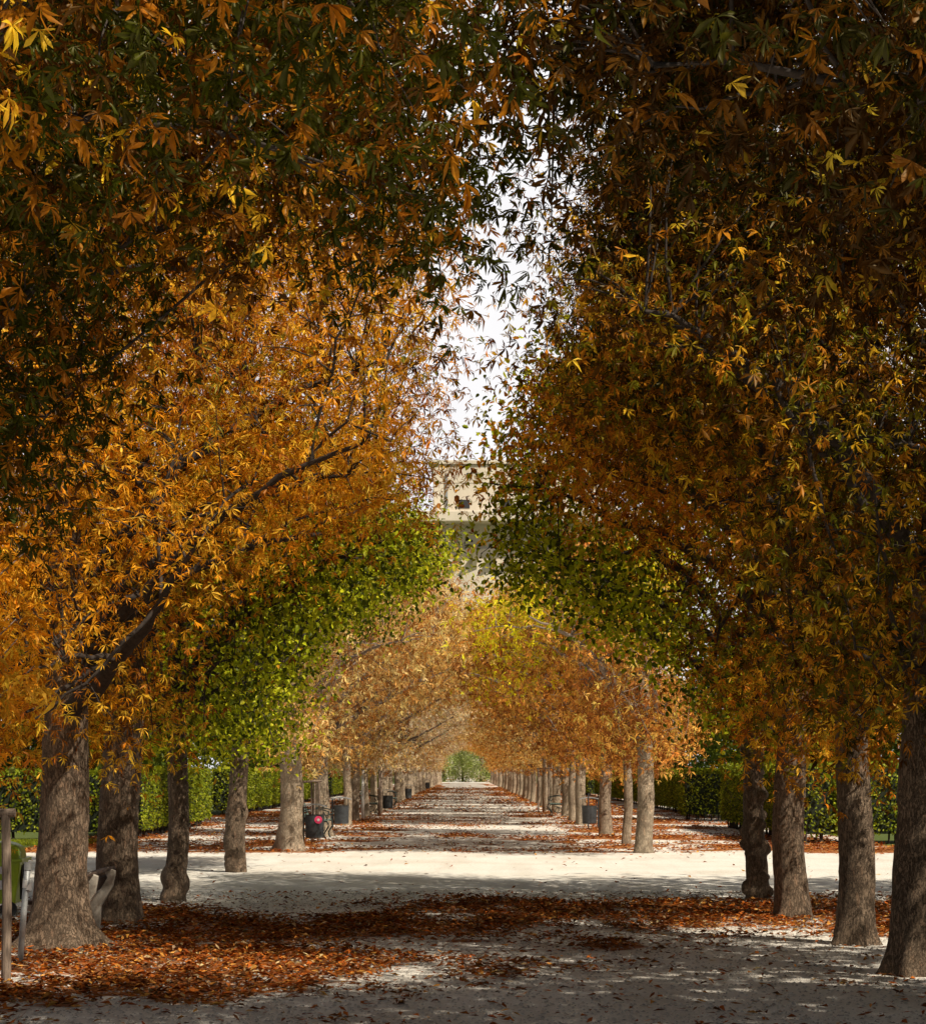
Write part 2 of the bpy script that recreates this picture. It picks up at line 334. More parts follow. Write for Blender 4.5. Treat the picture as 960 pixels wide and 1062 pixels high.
# ------------------------------------------------------------------ trunks and branches
def bez(a, b, c, k):
    t = np.linspace(0, 1, k)[:, None]; return a*(1-t)**2+2*b*t*(1-t)+c*t*t
def trunk_mb(r0, H, g, sides=28, lean=(0, 0), roots=1., burls=(), nz=64, wob=.05, taper=.1):
    z = np.concatenate([np.linspace(-.12, .6, nz//3, endpoint=False), np.linspace(.6, H, nz-nz//3)])
    th = np.linspace(0, 2*np.pi, sides, endpoint=False); ph = g.uniform(0, 6.28, 4); k = g.integers(4, 7)
    cx = lean[0]*z+wob*np.sin(z*1.1+ph[0])*sstep(0, 1, z); cy = lean[1]*z+wob*np.sin(z*.9+ph[1])*sstep(0, 1, z)
    Z, TH = np.meshgrid(z, th, indexing='ij'); zz = np.maximum(Z, 0)
    r = r0*(1-taper*np.minimum(zz, 4)/2.2)*np.ones_like(Z)
    lob = .5+.5*np.cos(k*TH+ph[2]+.6*np.sin(TH*2+ph[3]))
    r += r0*roots*(.42*np.exp(-zz/.22)+1.05*lob**2.2*np.exp(-zz/.11)+.16*lob*np.exp(-zz/.6))
    q = np.stack([np.cos(TH)*r0, np.sin(TH)*r0, Z*.35], -1)
    r += r0*.20*(fbm(q*4.2+ph[0], 31)-.5)+r0*.10*(np.abs(fbm(q*15+ph[1], 37)-.5)*2-.3)
    bsum = np.zeros_like(r)
    for (bt, bz, br, bw) in burls:
        da = (TH-bt+np.pi) % (2*np.pi)-np.pi
        bsum += 1.25*br*np.exp(-(((da*r0*1.15)**2+(Z-bz)**2)/bw**2)**1.5)
    r += .075*np.tanh(bsum/.075)
    V = np.stack([cx[:, None]+r*np.cos(TH), cy[:, None]+r*np.sin(TH), Z], -1)
    m = MB(); F = []
    for a in range(nz-1):
        for j in range(sides):
            j2 = (j+1) % sides; F.append((a*sides+j, a*sides+j2, (a+1)*sides+j2, (a+1)*sides+j))
    F.append(tuple((nz-1)*sides+j for j in range(sides)))
    m.add(V, F)
    ctr = np.stack([cx, cy, z], 1)
    return m, ctr, r.mean(1)
def limbs(ctr, rad, p, cl, g, nl=6, sides=7, twigs=True, tk=4):
    """main limbs, each a mesh builder with its own side branches and twigs"""
    out = []; nodes = []; own = []; nr = []
    zs = ctr[:, 2]; H = zs.max()
    tg = []
    cand = cl[g.permutation(len(cl))]
    low = cand[(cand[:, 0] > 1.3) & (cand[:, 2] < zlow(cand[:, 0], p)+1.5)]
    cand = np.concatenate([low[:40:1], cand])
    for c in cand:
        if len(tg) >= nl: break
        if all(np.linalg.norm((c-t)*np.array([1, 1, .8])) > (1.5 if len(tg) > 3 else 1.1) for t in tg): tg.append(c)
    for i, t in enumerate(tg):
        if len(tg) == 0: break
        z0 = np.clip(t[2]*.62+g.uniform(-.5, .2), min(2.1, H-.3), H-.05); j = int(np.argmin(abs(zs-z0)))
        a = ctr[j]; r1 = min(rad[j]*.6, p.get('limb', .085))*g.uniform(.75, 1.15)
        h = (t-a)*np.array([1, 1, 0]); arch = i < 4 and 'limb' not in p; mid = a+h*.5+np.array([0, 0, (t[2]-a[2])*g.uniform(.35, .8)])+g.normal(size=3)*.2
        if arch: mid = a+h*.42+np.array([0, 0, max(.3, (t[2]-a[2])*.85)])
        if 'limb' in p: mid = a+h*.12+np.array([0, 0, max(.5, (t[2]-a[2])*1.05)])
        K = 14; pth = bez(a, mid, t, K); pth[1:-1] += g.normal(size=(K-2, 3))*.028
        rr = np.linspace(r1, .016, K); mb = MB(); mb.tube(pth, rr, sides, cap=False); out.append(mb)
        for kk in range(2, K): nodes.append(pth[kk]); own.append(i); nr.append(rr[kk])
        for s in range(5):
            kk = int(g.integers(4, K-2)); a2 = pth[kk]
            near = cl[np.argsort(np.linalg.norm(cl-(a2+g.normal(size=3)*1.1), axis=1))[:3]][int(g.integers(0, 3))]
            if np.linalg.norm(near-a2) > 2.2: continue
            p2 = bez(a2, (a2+near)/2+np.array([0, 0, g.uniform(-.1, .35)])+g.normal(size=3)*.15, near, 8); p2[1:-1] += g.normal(size=(6, 3))*.02
            r2 = np.linspace(rr[kk]*.6, .009, 8); mb.tube(p2, r2, max(4, sides-2), cap=False)
            for q in range(2, 8): nodes.append(p2[q]); own.append(i); nr.append(r2[q])
    if twigs:
        nd = np.array(nodes); own = np.array(own); nr = np.array(nr)
        for c in cl:
            d = np.linalg.norm(nd-c, axis=1); j = int(np.argmin(d))
            if d[j] < .12 or d[j] > 2.0: continue
            pth = bez(nd[j], (nd[j]+c)/2+np.array([0, 0, .12])+g.normal(size=3)*.12*d[j], c+norm(c-nd[j])*.2, tk)
            out[own[j]].tube(pth, np.linspace(min(nr[j]*.7, .013), .0035, tk), 4, cap=False)
    return out

ROWX = 3.56
def place(root, side, x, d):
    root.location = (x, d, 0); root.rotation_euler.z = math.pi if side > 0 else 0

def make_tree(name, label, side, x, d, r0, prm, ncl, per, kind='palmate', bark='bark', twig='twig', group=None, nl=6, trunk={}, leaf={}, cat='tree', H=None, fruits=0, seed=1, crownlabel=None):
    g = np.random.default_rng(seed*101+3)
    p = dict(zb=2.1, rise=1.35, zt=8.6, reach=3.5, out=1.15, hl=1.9, seed=seed); p.update(prm)
    root = thing(name, label, cat, group=group); place(root, side, x, d)
    # parallax between local +X and world: right side is turned by pi
    tm, ctr, rad = trunk_mb(r0, H or p['zt']*.62, g, **trunk)
    tm.build('trunk', M[bark], root, smooth=True)
    cl, od, mn = clumps(ncl, p, g, p.get('inner', .35))
    for mb in limbs(ctr, rad, p, cl, g, nl): mb.build('branch', M[twig], root, smooth=True)
    f = palmate if kind == 'palmate' else simple
    L = f(cl, od, mn, per, p, g, **leaf)
    c = link('crown', leaf_mesh('crown', M['leaf'], **L), root)
    if fruits:
        idx = np.argsort(cl[:, 2]+g.uniform(0, 3, len(cl)))[:fruits]
        for i in idx:
            mb = MB(); s = g.uniform(.026, .034)
            q = cl[i]+g.normal(size=3)*.15+np.array([0, 0, -.12])
            prof = [(s*math.sin(a)+1e-4, -s*math.cos(a)) for a in np.linspace(0, math.pi, 9)]
            mb.lathe(prof, q, 12)
            for _ in range(40):
                v = norm(g.normal(size=3)); mb.tube([q+v*s*.9, q+v*(s*1.35)], [.004, .0006], 4, cap=False)
            mb.tube([q+np.array([0, 0, s]), q+np.array([.01, 0, s+.07])], [.003, .003], 4)
            mb.build('fruit', M['husk'], root, smooth=True)
    return root

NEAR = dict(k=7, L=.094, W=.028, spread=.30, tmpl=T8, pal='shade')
LROW, RROW = 'chestnut trees lining the left side of the avenue', 'chestnut trees lining the right side of the avenue'
# nearest overhanging crowns (trunks stand just outside the picture)
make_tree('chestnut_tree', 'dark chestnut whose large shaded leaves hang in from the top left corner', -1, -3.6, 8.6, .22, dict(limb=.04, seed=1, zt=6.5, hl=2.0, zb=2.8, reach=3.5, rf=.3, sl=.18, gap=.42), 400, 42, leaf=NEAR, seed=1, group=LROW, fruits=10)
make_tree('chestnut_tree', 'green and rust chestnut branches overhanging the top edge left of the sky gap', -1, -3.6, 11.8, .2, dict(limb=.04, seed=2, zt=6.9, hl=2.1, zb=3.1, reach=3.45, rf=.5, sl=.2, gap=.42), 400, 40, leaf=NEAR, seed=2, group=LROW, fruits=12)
make_tree('chestnut_tree', 'dark chestnut filling the top right corner, its leaves all in shade', 1, 3.55, 8.9, .2, dict(limb=.04, seed=3, zt=6.5, hl=2.0, zb=2.8, reach=3.3, rf=.3, sl=.18, gap=.41), 420, 44, leaf=dict(NEAR, pal='deep_shade'), seed=3, group=RROW, fruits=8)

# left row in front of the crossing path
make_tree('chestnut_tree', 'thick left trunk with spreading roots under bright orange leaves, beside the green container', -1, -3.63, 17.3, .225,
          dict(seed=5, zt=8.3, tf=2.1, hl=1.7, zb=1.8, gap=.36, rf=-.7, ra=.5, rb=1.1, rise=1.5, reach=3.05), 620, 40, leaf=dict(k=6, L=.088, W=.021, pal='gold', curl=.5), seed=5, group=LROW,
          trunk=dict(roots=1.1, sides=40, nz=110), nl=6, fruits=3)
make_tree('chestnut_tree', 'shaded thick trunk behind the concrete bench, second of the left row', -1, -3.65, 20.25, .225,
          dict(seed=6, zt=8.0, tf=1.5, hl=2.0, zb=2.1, reach=3.1, gap=.4, ra=.15, rb=.8, rise=1.65, rf=-.75), 620, 38, leaf=dict(k=6, L=.088, W=.023, pal='amber', curl=.45), seed=6, group=LROW,
          trunk=dict(roots=.35, sides=36, nz=90, lean=(.02, 0)), nl=8, fruits=3)
g0 = np.random.default_rng(5)
burl_low = [(g0.uniform(0, 6.28), g0.uniform(.03, .32), g0.uniform(.04, .07), .10) for _ in range(9)]
make_tree('hornbeam_tree', 'slim dark trunk with knobbly foot, third of the left row, green leaves', -1, -3.59, 23.7, .135,
          dict(seed=7, zt=6.0, hl=1.9, zb=1.95, reach=3.0, ra=.6, rb=1.2), 600, 44, 'simple', leaf=dict(pal='green', L=.074, W=.052, pal2='amber', pal2f=lambda c: np.where(c[:, 2] > 4.6, .3, .02)), seed=7,
          trunk=dict(roots=.1, burls=burl_low, sides=36, nz=90, lean=(.03, 0)), nl=6, H=4.2, group='green leaved trees beside the crossing path')
burl2 = [(g0.uniform(0, 6.28), g0.uniform(.03, 1.0), g0.uniform(.03, .055), .10) for _ in range(16)]
make_tree('hornbeam_tree', 'green tree with knobbly trunk standing alone at the left edge of the sunny crossing', -1, -3.63, 30.5, .155,
          dict(seed=8, zt=6.2, hl=2.4, zb=1.95, reach=3.2, rise=1.8, ra=.7, rb=1.15), 720, 50, 'simple', leaf=dict(pal='green', L=.078, W=.056), seed=8,
          trunk=dict(roots=.1, burls=burl2, sides=36, nz=90, lean=(.02, 0)), nl=8, H=4.6, group='green leaved trees beside the crossing path')
# right row in front of the crossing path
RL = dict(k=6, L=.088, W=.025, pal='rust', curl=.4)
make_tree('chestnut_tree', 'dark trunk leaning out at the right edge, nearest of the right row', 1, 3.50, 15.1, .19,
          dict(seed=9, zt=8.2, hl=1.5, zb=2.0, reach=2.6, rf=.5, gap=.42, rise=2.1), 620, 36, leaf=dict(k=6, L=.092, W=.028, pal='deep_shade', pal2='rust', pal2f=lambda c: np.where(c[:, 2] < 5.3+.4*np.sin(c[:, 0]*4), .85, .08)), seed=9, group=RROW, trunk=dict(roots=.35, sides=36, nz=90, lean=(-.055, 0), wob=.02), nl=8, fruits=3)
make_tree('chestnut_tree', 'straight chestnut trunk lit on its right side, second of the right row', 1, 3.58, 17.8, .165,
          dict(seed=10, zt=7.9, hl=1.8, zb=1.95, gap=.45, out=.7, reach=2.5, rf=.5, rise=2.3), 600, 38, leaf=RL, seed=10, group=RROW, trunk=dict(roots=.4, sides=36, nz=90), nl=8, fruits=3)
make_tree('chestnut_tree', 'even brown trunk beside the knobbly one, third of the right row', 1, 3.54, 20.9, .185,
          dict(seed=11, zt=7.8, hl=1.9, zb=2.1, gap=.44, out=.7, reach=2.65, rf=.5, rise=1.95), 600, 38, leaf=dict(k=6, L=.088, W=.024, pal='amber', curl=.4), seed=11, group=RROW, trunk=dict(roots=.25, sides=36, nz=90), nl=9)
burl3 = [(g0.uniform(0, 6.28), g0.uniform(.1, 2.1), g0.uniform(.05, .085), g0.uniform(.045, .065)) for _ in range(34)]
make_tree('hornbeam_tree', 'twisted trunk covered in round burls with green leaves, at the right edge of the crossing', 1, 3.65, 24.1, .14,
          dict(seed=12, zt=7.6, hl=1.9, zb=1.95, out=.9, reach=3.2, rf=.8, rise=1.2), 720, 36, 'simple', leaf=dict(pal='green', L=.085, W=.06, pal2='amber', pal2f=lambda c: np.where(c[:, 2] > 5.0+.5*np.sin(c[:, 0]*3), .55, .03)), seed=12,
          trunk=dict(roots=.1, burls=burl3, sides=44, nz=120, wob=.06), nl=9, group='green leaved trees beside the crossing path')

# second half of the avenue, beyond the crossing
MID = dict(k=5, L=.13, W=.04, pal='dry', curl=.4, spread=.33)
spotsL = [(38.5, .24, 'pale flared trunk just beyond the crossing, behind the staked sapling'), (47.5, .19, 'pale trunk behind the bin with the pink sticker'),
          (57.3, .13, 'slender trunk behind the second dark bin on the left'), (61.3, .15, 'grey trunk next to the white post, left row beyond the crossing')]
spotsR = [(37.6, .17, 'grooved pale trunk at the right corner beyond the crossing'), (41.6, .10, 'slim pale trunk second at the right beyond the crossing'),
          (47.7, .155, 'stout pale trunk in front of the right hand bin'), (57.5, .17, 'pale leaning trunk behind the right hand bin'), (62.0, .15, 'brown trunk two places past the right hand bin')]
yel = lambda a, b: (lambda c: np.where((c[:, 2] > a) & (fbm(c*1.3, 3) > b), .9, .0))
for i, (d, r, lb) in enumerate(spotsL):
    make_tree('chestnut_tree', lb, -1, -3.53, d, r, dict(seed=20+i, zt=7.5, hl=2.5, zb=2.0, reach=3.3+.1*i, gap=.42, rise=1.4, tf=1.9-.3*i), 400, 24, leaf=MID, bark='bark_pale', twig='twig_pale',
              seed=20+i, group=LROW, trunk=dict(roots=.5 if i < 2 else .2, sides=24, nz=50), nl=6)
for i, (d, r, lb) in enumerate(spotsR):
    lf = dict(MID)
    lf['pal'] = 'brown'
    if i in (0, 1, 3): lf.update(pal2='yellow', pal2f=yel(3.9, .5))
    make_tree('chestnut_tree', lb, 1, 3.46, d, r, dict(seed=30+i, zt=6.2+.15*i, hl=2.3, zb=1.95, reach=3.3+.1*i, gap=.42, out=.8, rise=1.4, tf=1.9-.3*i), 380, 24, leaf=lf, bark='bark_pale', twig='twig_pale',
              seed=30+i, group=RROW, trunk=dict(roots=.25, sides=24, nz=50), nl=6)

# far trees: a few prototypes, copied
protos = []
def far_proto(i):
    g = np.random.default_rng(500+i)
    p = dict(zb=2.05, rise=2.1, ra=.15, rb=.75, zt=6.7+.5*(i % 3), reach=3.8, out=.9, hl=2.35, seed=40+i, gap=.44, rf=.25)
    cl, od, mn = clumps(310, p, g, .2)
    L = palmate(cl, od, mn, 20, p, g, k=4, L=.17, W=.07, pal=('pale', 'dry', 'pale', 'brown', 'dry', 'brown')[i], spread=.38, tmpl=T4)
    cm = leaf_mesh('crown', M['leaf'], **L)
    tm, ctr, rad = trunk_mb(.15+.02*(i % 3), 4.6, g, sides=14, nz=24, roots=.3)
    bm = [b.mesh('branch', M['twig_pale'], True) for b in limbs(ctr, rad, p, cl, g, 5, 5, True, 3)]
    return cm, tm.mesh('trunk', M['bark_pale'], True), bm
for i in range(6): protos.append(far_proto(i))
def far_tree(side, d, i, x):
    cm, tm, bm = protos[((0, 1, 2, 4) if side < 0 else (3, 4, 5, 1))[i % 4]]
    sn = 'left' if side < 0 else 'right'
    band = 'chestnut with dry leaves coloured pale for haze in the middle distance of the %s row' % sn if d < 140 else 'small far chestnut near the end of the %s row' % sn
    root = thing('chestnut_tree', band, 'tree', group='%s row chestnuts %s' % (sn, 'in the middle distance' if d < 140 else 'far down the avenue'))
    place(root, side, x, d)
    s = random.uniform(.86, 1.1)
    link('trunk', tm, root).scale = (s, s, 1)
    c = link('crown', cm, root); c.scale = (1, random.choice((1, -1)), s)
    if d < 140:
        for b in bm: link('branch', b, root).scale = c.scale
for side in (-1, 1):
    d = 67.; i = 0 if side < 0 else 2
    while d < 262:
        far_tree(side, d, i, side*(3.5+random.uniform(-.08, .08))); i += 1 if random.random() < .8 else 2
        d += random.uniform(5.2, 7.4) if d < 180 else random.uniform(6.5, 9)

# ------------------------------------------------------------------ woodland behind the hedges (green)
def wood_proto(i, pal):
    g = np.random.default_rng(700+i); n = 330
    v = norm(g.normal(size=(n, 3))); rr = g.uniform(.55, 1, n)**.5
    cl = v*rr[:, None]*np.array([2.7, 2.7, 3.9])*(1+.35*(fbm(v*1.7+i*5, 3)-.5))[:, None]+np.array([0, 0, 4.6])
    p = dict(seed=60+i)
    L = simple(cl, v, rr, 34, p, g, L=.17, W=.12, spread=.42, pal=pal, tmpl=T4)
    tm, ctr, rad = trunk_mb(.2, 4.4, g, sides=12, nz=18, roots=.3)
    return leaf_mesh('crown', M['leaf'], **L), tm.mesh('trunk', M['bark'], True)
woods = [wood_proto(0, 'deep'), wood_proto(1, 'deep'), wood_proto(2, 'lime')]
def wood_tree(x, y, i, s, label, group):
    r = thing('woodland_tree', label, 'tree', (x, y, -.9 if y > 260 else 0), random.uniform(0, 6), group)
    link('trunk', woods[i][1], r).scale = (s, s, s); link('crown', woods[i][0], r).scale = (s, s, s)
random.seed(11)
for side, sn in ((-1, 'left'), (1, 'right')):
    for k in range(9):      # beyond the hedge, beside the crossing
        wood_tree(side*(11.8+k*3.2+random.uniform(-.5, .5)), 60+random.uniform(-3, 6)+k*.8, k % 2, random.uniform(.9, 1.2), 'dark green tree standing behind the %s hand hedge' % sn, 'dark trees behind the %s hedge' % sn)
    for k in range(14):
        wood_tree(side*(13+random.uniform(-1, 3)), 66+k*9+random.uniform(-3, 3), (0, 1, 0, 1)[k % 4], random.uniform(.9, 1.2), 'green woodland tree outside the %s row, seen between trunks' % sn, 'woodland trees outside the %s row' % sn)
# trees on the lawn to the right of the camera whose shade falls over the crossing
for (x, y, s) in ((9.6, 5.5, 1.35), (8.9, 9.6, 1.25), (11.4, 14.8, .95), (10.4, 20.5, 1.3)):
    wood_tree(x, y, 1, s, 'green tree on the right beyond the near trunks, outside the picture edge', 'trees right of the near chestnuts')
# trees closing the far end
for k in range(11):
    wood_tree(-14+k*2.7, 284+(k%2)*4+random.uniform(-1, 2), 2, random.uniform(.95, 1.15), 'light green tree, its leaf colour brightened to look sunlit, closing the far end of the avenue', 'green trees at the far end of the avenue')

# ------------------------------------------------------------------ hedges
def hedge(x0, x1, y0, y1, h, label, pal='hedge', group='clipped hedges', base=.22, dens=230):
    g = np.random.default_rng(int(abs(x0*31+y0*7+x1))+2)
    r = thing('clipped_hedge', label, 'hedge', ((x0+x1)/2, (y0+y1)/2, 0), 0, group)
    W, D = x1-x0, y1-y0
    faces = [(W*D, 't'), (W*h, 'f'), (W*h*.3, 'b'), (D*h, 'l'), (D*h, 'r')]
    P = []; O = []
    for ar, k in faces:
        lo = 1 if y0 < 90 else .5
        n = int(ar*dens*lo); a, b = g.random(n), g.random(n)
        if k == 't': q = np.stack([(a-.5)*W, (b-.5)*D, np.full(n, h)], 1); o = (0, 0, 1)
        elif k in 'fb': s = -1 if k == 'f' else 1; q = np.stack([(a-.5)*W, np.full(n, s*D/2), base+b*(h-base)], 1); o = (0, s, 0)
        else: s = -1 if k == 'l' else 1; q = np.stack([np.full(n, s*W/2), (a-.5)*D, base+b*(h-base)], 1); o = (s, 0, 0)
        q += g.normal(size=(n, 3))*.02+np.array(o)*((fbm(q*1.6+x0, 4)-.5)*.09)[:, None]-np.array(o)*(g.random((n, 1))*.07)
        P.append(q); O.append(np.tile(np.array(o, float), (n, 1)))
    P = np.concatenate(P); O = np.concatenate(O); n = len(P)
    shade = .5+.8*fbm(P*np.array([2.4, 2.4, 1.2]), 8)
    col = tint(pal, n, g)*shade[:, None]
    me = leaf_mesh('foliage', M['leaf'], P, norm(O*.5+g.normal(size=(n, 3))*.7+np.array([0, 0, -.3])), norm(O+g.normal(size=(n, 3))*.5+np.array([0, 0, .35])), g.uniform(.06, .11, n)*.92, g.uniform(.045, .075, n)*.9, col, TO, .25, .2)
    link('foliage', me, r)
    m = MB(); i_ = .1; m.box((0, 0, (h+base)/2-.06), (W-2*i_, D-2*i_, h-base-.12)); m.build('dark_core', M['core'], r)  # solid box coloured near black for the shaded inside of the hedge
    for _ in range(min(70, int((W+D)*3.2))):
        if g.random() < W/(W+D): q = ((g.random()-.5)*W*.95, -D/2+.2)
        else: q = ((-1 if x0 > 0 else 1)*(W/2-.2), (g.random()**(2 if D > 20 else 1)-.5)*D)
        m = MB(); m.tube([(q[0], q[1], -.02), (q[0]+g.normal()*.03, q[1]+g.normal()*.03, base+.25)], [.026, .02], 5); m.build('stem', M['twig'], r)
hedge(-30, -8.0, 43.6, 44.8, 1.62, 'long clipped hedge along the far side of the crossing path, left of the avenue')
hedge(-8.6, -7.6, 45.6, 57.5, 1.66, 'bright clipped hedge running into the distance between the third and fourth left trunks')
hedge(-9.0, -8.1, 68, 110, 1.7, 'long hedge seen behind the knobbly left trunk and the staked sapling')
hedge(-8.9, -8.0, 116, 200, 1.7, 'farthest clipped hedge on the left')
hedge(8.2, 24, 42.3, 43.5, 1.78, 'dark clipped hedge at the right edge behind the near trunks')
hedge(7.25, 8.15, 42.3, 55, 1.78, 'hedge behind the knobbly right trunk, its top lit yellow green')
hedge(7.0, 9.2, 62, 63.4, 1.62, 'clipped hedge block right of the grooved corner trunk, before a dark gap')
hedge(8.0, 9.0, 66, 120, 1.65, 'long hedge glimpsed between the pale right trunks')
hedge(7.8, 8.8, 124, 200, 1.65, 'farthest clipped hedge on the right')

# ------------------------------------------------------------------ ground, one sheet
def litter_mask(x, y):
    P = np.stack([x, y, np.zeros_like(x)], -1)
    x0_ = x; wq = fbm(P*.8+31, 57, 3)-.5; wr = fbm(P*np.array([.35, .35, 1])+77, 58, 2)-.5; yn = y+3.2*wq+3.5*wr; x = x+2.5*wq
    n1 = fbm(P*.55+3.3, 51, 3); n2 = fbm(P*2.2, 52, 2)
    left = sstep(10.4, 14.2, yn)*(1-sstep(20.2, 24, yn))*(1-sstep(-1.6, 2.4, x-(yn-17)*.35))*1.0
    right = sstep(16.4, 19.8, yn)*(1-sstep(22.2, 25.8, yn))*sstep(-2.2, .8, x)*1.0
    near = np.maximum(left, right)
    near = sstep(.20, .78, near*.68+.95*(n1-.5)+.7*(n2-.5))*(1-sstep(23.5, 25.5, y))
    cross = sstep(25, 26, y)*(1-sstep(36.5, 37.6, y))
    side = sstep(1.2, 3.2, np.abs(x))
    nf = fbm(P*np.array([.5, .55, 1])+9, 53, 3)
    far = sstep(36.8, 38.4, y)*sstep(.28, .86, .30+.34*side+1.5*(nf-.5)+.6*(n2-.5))
    m = np.where(y < 30, near, far)*(1-cross*.97)
    m = m*(1-sstep(9.5, 11, np.abs(x))*.5)
    return np.clip(m, 0, 1)
xs = np.unique(np.concatenate([np.linspace(-12, 12, 241), -12-np.geomspace(.5, 2500, 26), 12+np.geomspace(.5, 2500, 26)]))
ys = np.unique(np.concatenate([np.linspace(2, 70, 460), 70+np.geomspace(.3, 4500, 130), -np.geomspace(1, 500, 12)]))
X, Y = np.meshgrid(xs, ys, indexing='xy')
Z = .03*(fbm(np.stack([X*.5, Y*.5, X*0], -1), 61)-.5)*(np.abs(X) < 12)
nx, ny = len(xs), len(ys)
me = bpy.data.meshes.new('ground')
V = np.stack([X, Y, Z], -1).reshape(-1, 3).astype(np.float32)
I = (np.arange(ny-1)[:, None]*nx+np.arange(nx-1)[None]).ravel()
F = np.stack([I, I+1, I+nx+1, I+nx], 1).astype(np.int32)
me.vertices.add(len(V)); me.vertices.foreach_set('co', V.ravel()); me.loops.add(F.size); me.loops.foreach_set('vertex_index', F.ravel())
me.polygons.add(len(F)); me.polygons.foreach_set('loop_start', np.arange(len(F), dtype=np.int32)*4); me.update(calc_edges=True)
at = me.attributes.new('litter', 'FLOAT', 'POINT'); at.data.foreach_set('value', litter_mask(X, Y).ravel().astype(np.float32))
gr = np.where((np.abs(X) > 6.6) & (Y > 39) & (np.abs(X) > 9), 1., 0.)
at = me.attributes.new('grass', 'FLOAT', 'POINT'); at.data.foreach_set('value', gr.ravel().astype(np.float32))
m, nt, out = newmat('gravel_path'); l = nt.links.new
tc = N(nt, 'ShaderNodeTexCoord')
a1 = N(nt, 'ShaderNodeTexNoise', i_Scale=.7, i_Detail=5.); a2 = N(nt, 'ShaderNodeTexNoise', i_Scale=22., i_Detail=6., i_Roughness=.75); a3 = N(nt, 'ShaderNodeTexVoronoi', i_Scale=55.)
a4 = N(nt, 'ShaderNodeTexNoise', i_Scale=6., i_Detail=4., i_Roughness=.7); a5 = N(nt, 'ShaderNodeTexVoronoi', i_Scale=17.)
for k in (a1, a2, a3, a4, a5): l(tc.outputs['Object'], k.inputs['Vector'])
c1 = ramp(nt, [(.3, (.82, .745, .64)), (.5, (.92, .855, .76)), (.7, (.95, .90, .82))]); l(a1.outputs[0], c1.inputs[0])
c2 = ramp(nt, [(.28, (.62, .60, .58)), (.5, (.98, .98, .98)), (.75, (1.08, 1.08, 1.08))]); l(a2.outputs[0], c2.inputs[0])
mg = N(nt, 'ShaderNodeMix', data_type='RGBA', blend_type='MULTIPLY'); mg.inputs[0].default_value = .9; l(c1.outputs[0], mg.inputs['A']); l(c2.outputs[0], mg.inputs['B'])
mpw = N(nt, 'ShaderNodeMapping'); mpw.inputs['Scale'].default_value = (1.6, .22, 1); l(tc.outputs['Object'], mpw.inputs[0])
wn = N(nt, 'ShaderNodeTexNoise', i_Scale=1.1, i_Detail=6., i_Roughness=.6); l(mpw.outputs[0], wn.inputs['Vector'])
cw = ramp(nt, [(.36, (.74, .71, .67)), (.52, (1., 1., 1.))]); l(wn.outputs[0], cw.inputs[0])
mw = N(nt, 'ShaderNodeMix', data_type='RGBA', blend_type='MULTIPLY'); mw.inputs[0].default_value = .4; l(mg.outputs['Result'], mw.inputs['A']); l(cw.outputs[0], mw.inputs['B']); mg = mw
la = N(nt, 'ShaderNodeAttribute', attribute_name='litter')
# leaf litter: mask breaks up with noise
s1 = N(nt, 'ShaderNodeMath', operation='ADD'); l(la.outputs['Fac'], s1.inputs[0]); l(a4.outputs[0], s1.inputs[1])
s2 = N(nt, 'ShaderNodeMapRange', i_1=1.0, i_2=1.22); l(s1.outputs[0], s2.inputs[0])
cl_ = ramp(nt, [(0., (.14, .05, .02)), (.35, (.36, .11, .03)), (.7, (.52, .19, .05)), (1., (.62, .34, .14))]); l(a5.outputs['Color'], cl_.inputs[0])
ml = N(nt, 'ShaderNodeMix', data_type='RGBA'); l(s2.outputs[0], ml.inputs[0]); l(mg.outputs['Result'], ml.inputs['A']); l(cl_.outputs[0], ml.inputs['B'])
ga = N(nt, 'ShaderNodeAttribute', attribute_name='grass'); cg = ramp(nt, [(.3, (.06, .09, .02)), (.7, (.16, .19, .05))]); l(a2.outputs[0], cg.inputs[0])
m3 = N(nt, 'ShaderNodeMix', data_type='RGBA'); l(ga.outputs['Fac'], m3.inputs[0]); l(ml.outputs['Result'], m3.inputs['A']); l(cg.outputs[0], m3.inputs['B'])
b = N(nt, 'ShaderNodeBsdfPrincipled', i_Roughness=.92); b.inputs['Specular IOR Level'].default_value = .2; l(m3.outputs['Result'], b.inputs['Base Color'])
ad = N(nt, 'ShaderNodeMath', operation='ADD'); l(a2.outputs[0], ad.inputs[0]); l(a3.outputs['Distance'], ad.inputs[1])
bp = N(nt, 'ShaderNodeBump', i_Strength=.45, i_Distance=.015); l(ad.outputs[0], bp.inputs['Height']); l(bp.outputs[0], b.inputs['Normal'])
l(b.outputs[0], out.inputs[0]); me.materials.append(m)
tag(link('ground', me), kind='structure')

# fallen leaves as real leaflets
def scatter(name, n, x0, x1, y0, y1, g, base, size, label):
    x = g.uniform(x0, x1, n); y = y0+(y1-y0)*g.random(n)
    mk = litter_mask(x, y); fine = fbm(np.stack([x*5, y*5, x*0], -1), 71, 2)
    keep = g.random(n) < np.clip(base+mk*.8*sstep(.2, .65, fine), 0, 1)*np.where((y > 25.5) & (y < 36.8), .35, 1)
    x, y, mk = x[keep], y[keep], mk[keep]; n = len(x)
    z = .012+g.random(n)*.035*(mk > .3)+g.random(n)*.008
    th = g.uniform(0, 6.28, n)
    D = np.stack([np.cos(th), np.sin(th), g.normal(size=n)*.16], 1); Nn = norm(np.stack([g.normal(size=n)*.32, g.normal(size=n)*.32, np.ones(n)], 1))
    L = g.uniform(.6, 1.2, n)*size
    me = leaf_mesh(name, M['fallen'], np.stack([x, y, z], 1), D, Nn, L, L*g.uniform(.22, .48, n), tint('litter', n, g, .35), T5, g.uniform(-.2, .6, n), g.uniform(-.25, .1, n))
    tag(link(name, me), label, 'leaf litter', kind='stuff')
